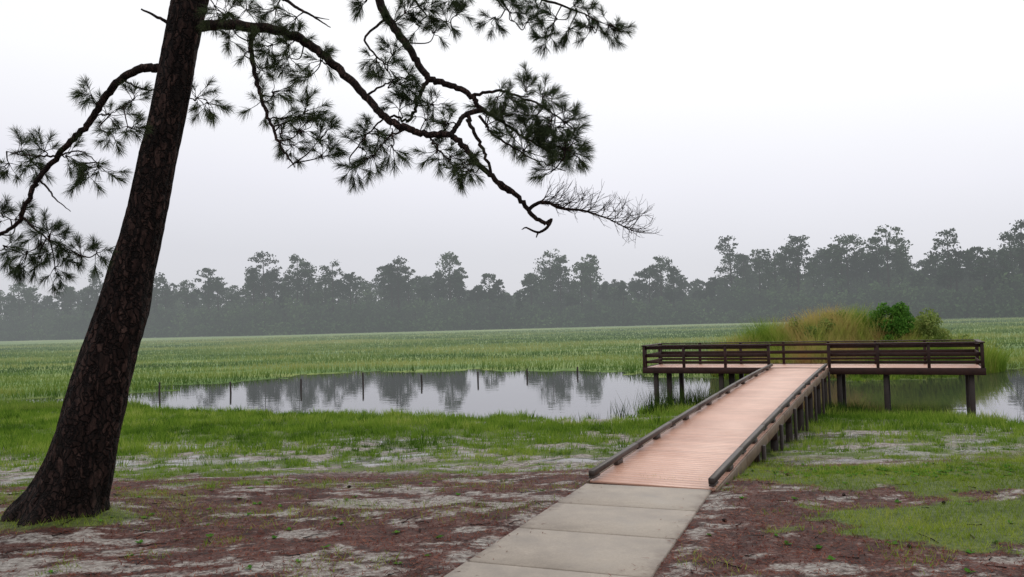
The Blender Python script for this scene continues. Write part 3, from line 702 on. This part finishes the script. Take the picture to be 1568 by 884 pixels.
def tuft(base, ax, n=96, shoot=.13, nl=.165):
    ax = ax/np.linalg.norm(ax); t = rng.random(n)**.7
    o = base+ax*(t*shoot)[:, None]
    rnd = rng.normal(size=(n, 3)); rnd -= (rnd@ax)[:, None]*ax; rnd /= np.linalg.norm(rnd, axis=1)[:, None]
    an = np.radians(rng.uniform(14, 72, n))*(1.1-.5*t); d = ax*np.cos(an)[:, None]+rnd*np.sin(an)[:, None]; d[:, 2] -= .10
    NP.append(o); ND.append(d*(nl*(.7+.4*rng.random(n)))[:, None])
def cluster(c, r):
    dd = np.linalg.norm(nodes-c, axis=1); b = nodes[np.argmin(dd)]
    if np.linalg.norm(b-c) > .05:
        mid = (b+c)/2+rng.normal(0, .04, 3)-[0, 0, .03]; C = catmull([b, mid, c], 5); tb.tube(C, [.011, .006], 5)
    ntf = int(3+r/.038)
    main = (c-b)/(np.linalg.norm(c-b)+1e-6)
    for i in range(ntf):
        p = rng.normal(size=3); p[1] *= .8; p /= np.linalg.norm(p); p = p*.8+main*.6+np.array([0, 0, .12]); p /= np.linalg.norm(p)
        s = c+p*r*(.2+.75*rng.random()); tb.tube(catmull([c-main*.04, (c+s)/2+rng.normal(0, .015, 3), s, s+p*.11], 3), [.006, .003], 4)
        tuft(s, p+rng.normal(0, .25, 3))
for (a, b_, r) in cl:
    q0 = pt(a, b_, 11.0); base = nodes[np.argmin(((nodes-q0)[:, [0, 2]]**2).sum(1))]
    c = pt(a, b_, base[1]+rng.normal(0, .22)); cluster(c, r*11/F*.85)
for k in range(16):
    t = rng.integers(315, 415); o = Pd[t]; a = rng.random()*2*math.pi; Lb = 1.2+2.2*rng.random()*(1.25-(t-315)/115)
    e = o+np.array([math.cos(a)*Lb, math.sin(a)*Lb, .4+.5*rng.random()]); 
    if e[2] < 9.2: continue
    C = catmull([o, (o+e)/2+[0, 0, .25], e], 8); tb.tube(C, [.06, .015], 6); nodes = np.vstack([nodes, C])
    for j in range(6):
        q = C[rng.integers(8, len(C))]+rng.normal(0, .3, 3); cluster(q, .25)
tb.make("branches", M_branch, pine_e)
O = np.vstack(NP); D = np.vstack(ND); n = len(O)
S = np.cross(D, rng.normal(size=(n, 3))); S = S/np.linalg.norm(S, axis=1)[:, None]*.0018
mid = O+D*.6; tip = O+D-np.array([0, 0, .012])
V = np.stack([O-S, O+S, mid+S, mid-S, tip], 1).reshape(-1, 3); b_ = np.arange(n)[:, None]*5
fast_mesh("needles", V, np.concatenate([b_+[0, 1, 2], b_+[0, 2, 3], b_+[3, 2, 4]], 0), M_needle, np.repeat(rng.random(n), 5), pine_e)
print("needles", n, "tree quads", len(np.vstack(Cs)), len(np.vstack(Cu)))

# ------------------------------------------------------------ world + sun
w = bpy.data.worlds.new("World"); scene.world = w; w.use_nodes = True; nt = w.node_tree; nt.nodes.clear()
out = nt.nodes.new('ShaderNodeOutputWorld')
tc = N(nt, 'ShaderNodeTexCoord').outputs['Generated']
s = N(nt, 'ShaderNodeSeparateXYZ', {0: tc})
nz = noise(nt, scaled(nt, (1.5, 1.5, 4), tc), 1.0, 3)
zz = math_(nt, 'ADD', s.outputs[2], math_(nt, 'MULTIPLY', math_(nt, 'SUBTRACT', nz, .5), .05))
zz = math_(nt, 'ADD', zz, math_(nt, 'MULTIPLY', s.outputs[0], .05))
grad = ramp(nt, zz, [(0.0, (.60, .605, .645)), (.08, (.66, .665, .715)), (.17, (.80, .80, .865)), (.28, (.95, .955, .985)), (.42, (1.0, 1.0, 1.0))])
sky = N(nt, 'ShaderNodeTexSky', sky_type='NISHITA', sun_disc=False, sun_elevation=math.radians(48), sun_rotation=math.radians(20))
sk = N(nt, 'ShaderNodeHueSaturation', {'Saturation': .25, 'Color': sky.outputs[0]}).outputs[0]
b1 = N(nt, 'ShaderNodeBackground', {0: grad, 1: 1.1}); b2 = N(nt, 'ShaderNodeBackground', {0: sk, 1: .1})
mx = N(nt, 'ShaderNodeMixShader', {0: .1, 1: b1.outputs[0], 2: b2.outputs[0]}); nt.links.new(mx.outputs[0], out.inputs[0])
sl = bpy.data.lights.new("sun", 'SUN'); sl.energy = 1.0; sl.angle = math.radians(25); sl.color = (1, .95, .88)
so = bpy.data.objects.new("sun", sl); scene.collection.objects.link(so)
so.rotation_euler = (math.radians(-42), 0, math.radians(-20))
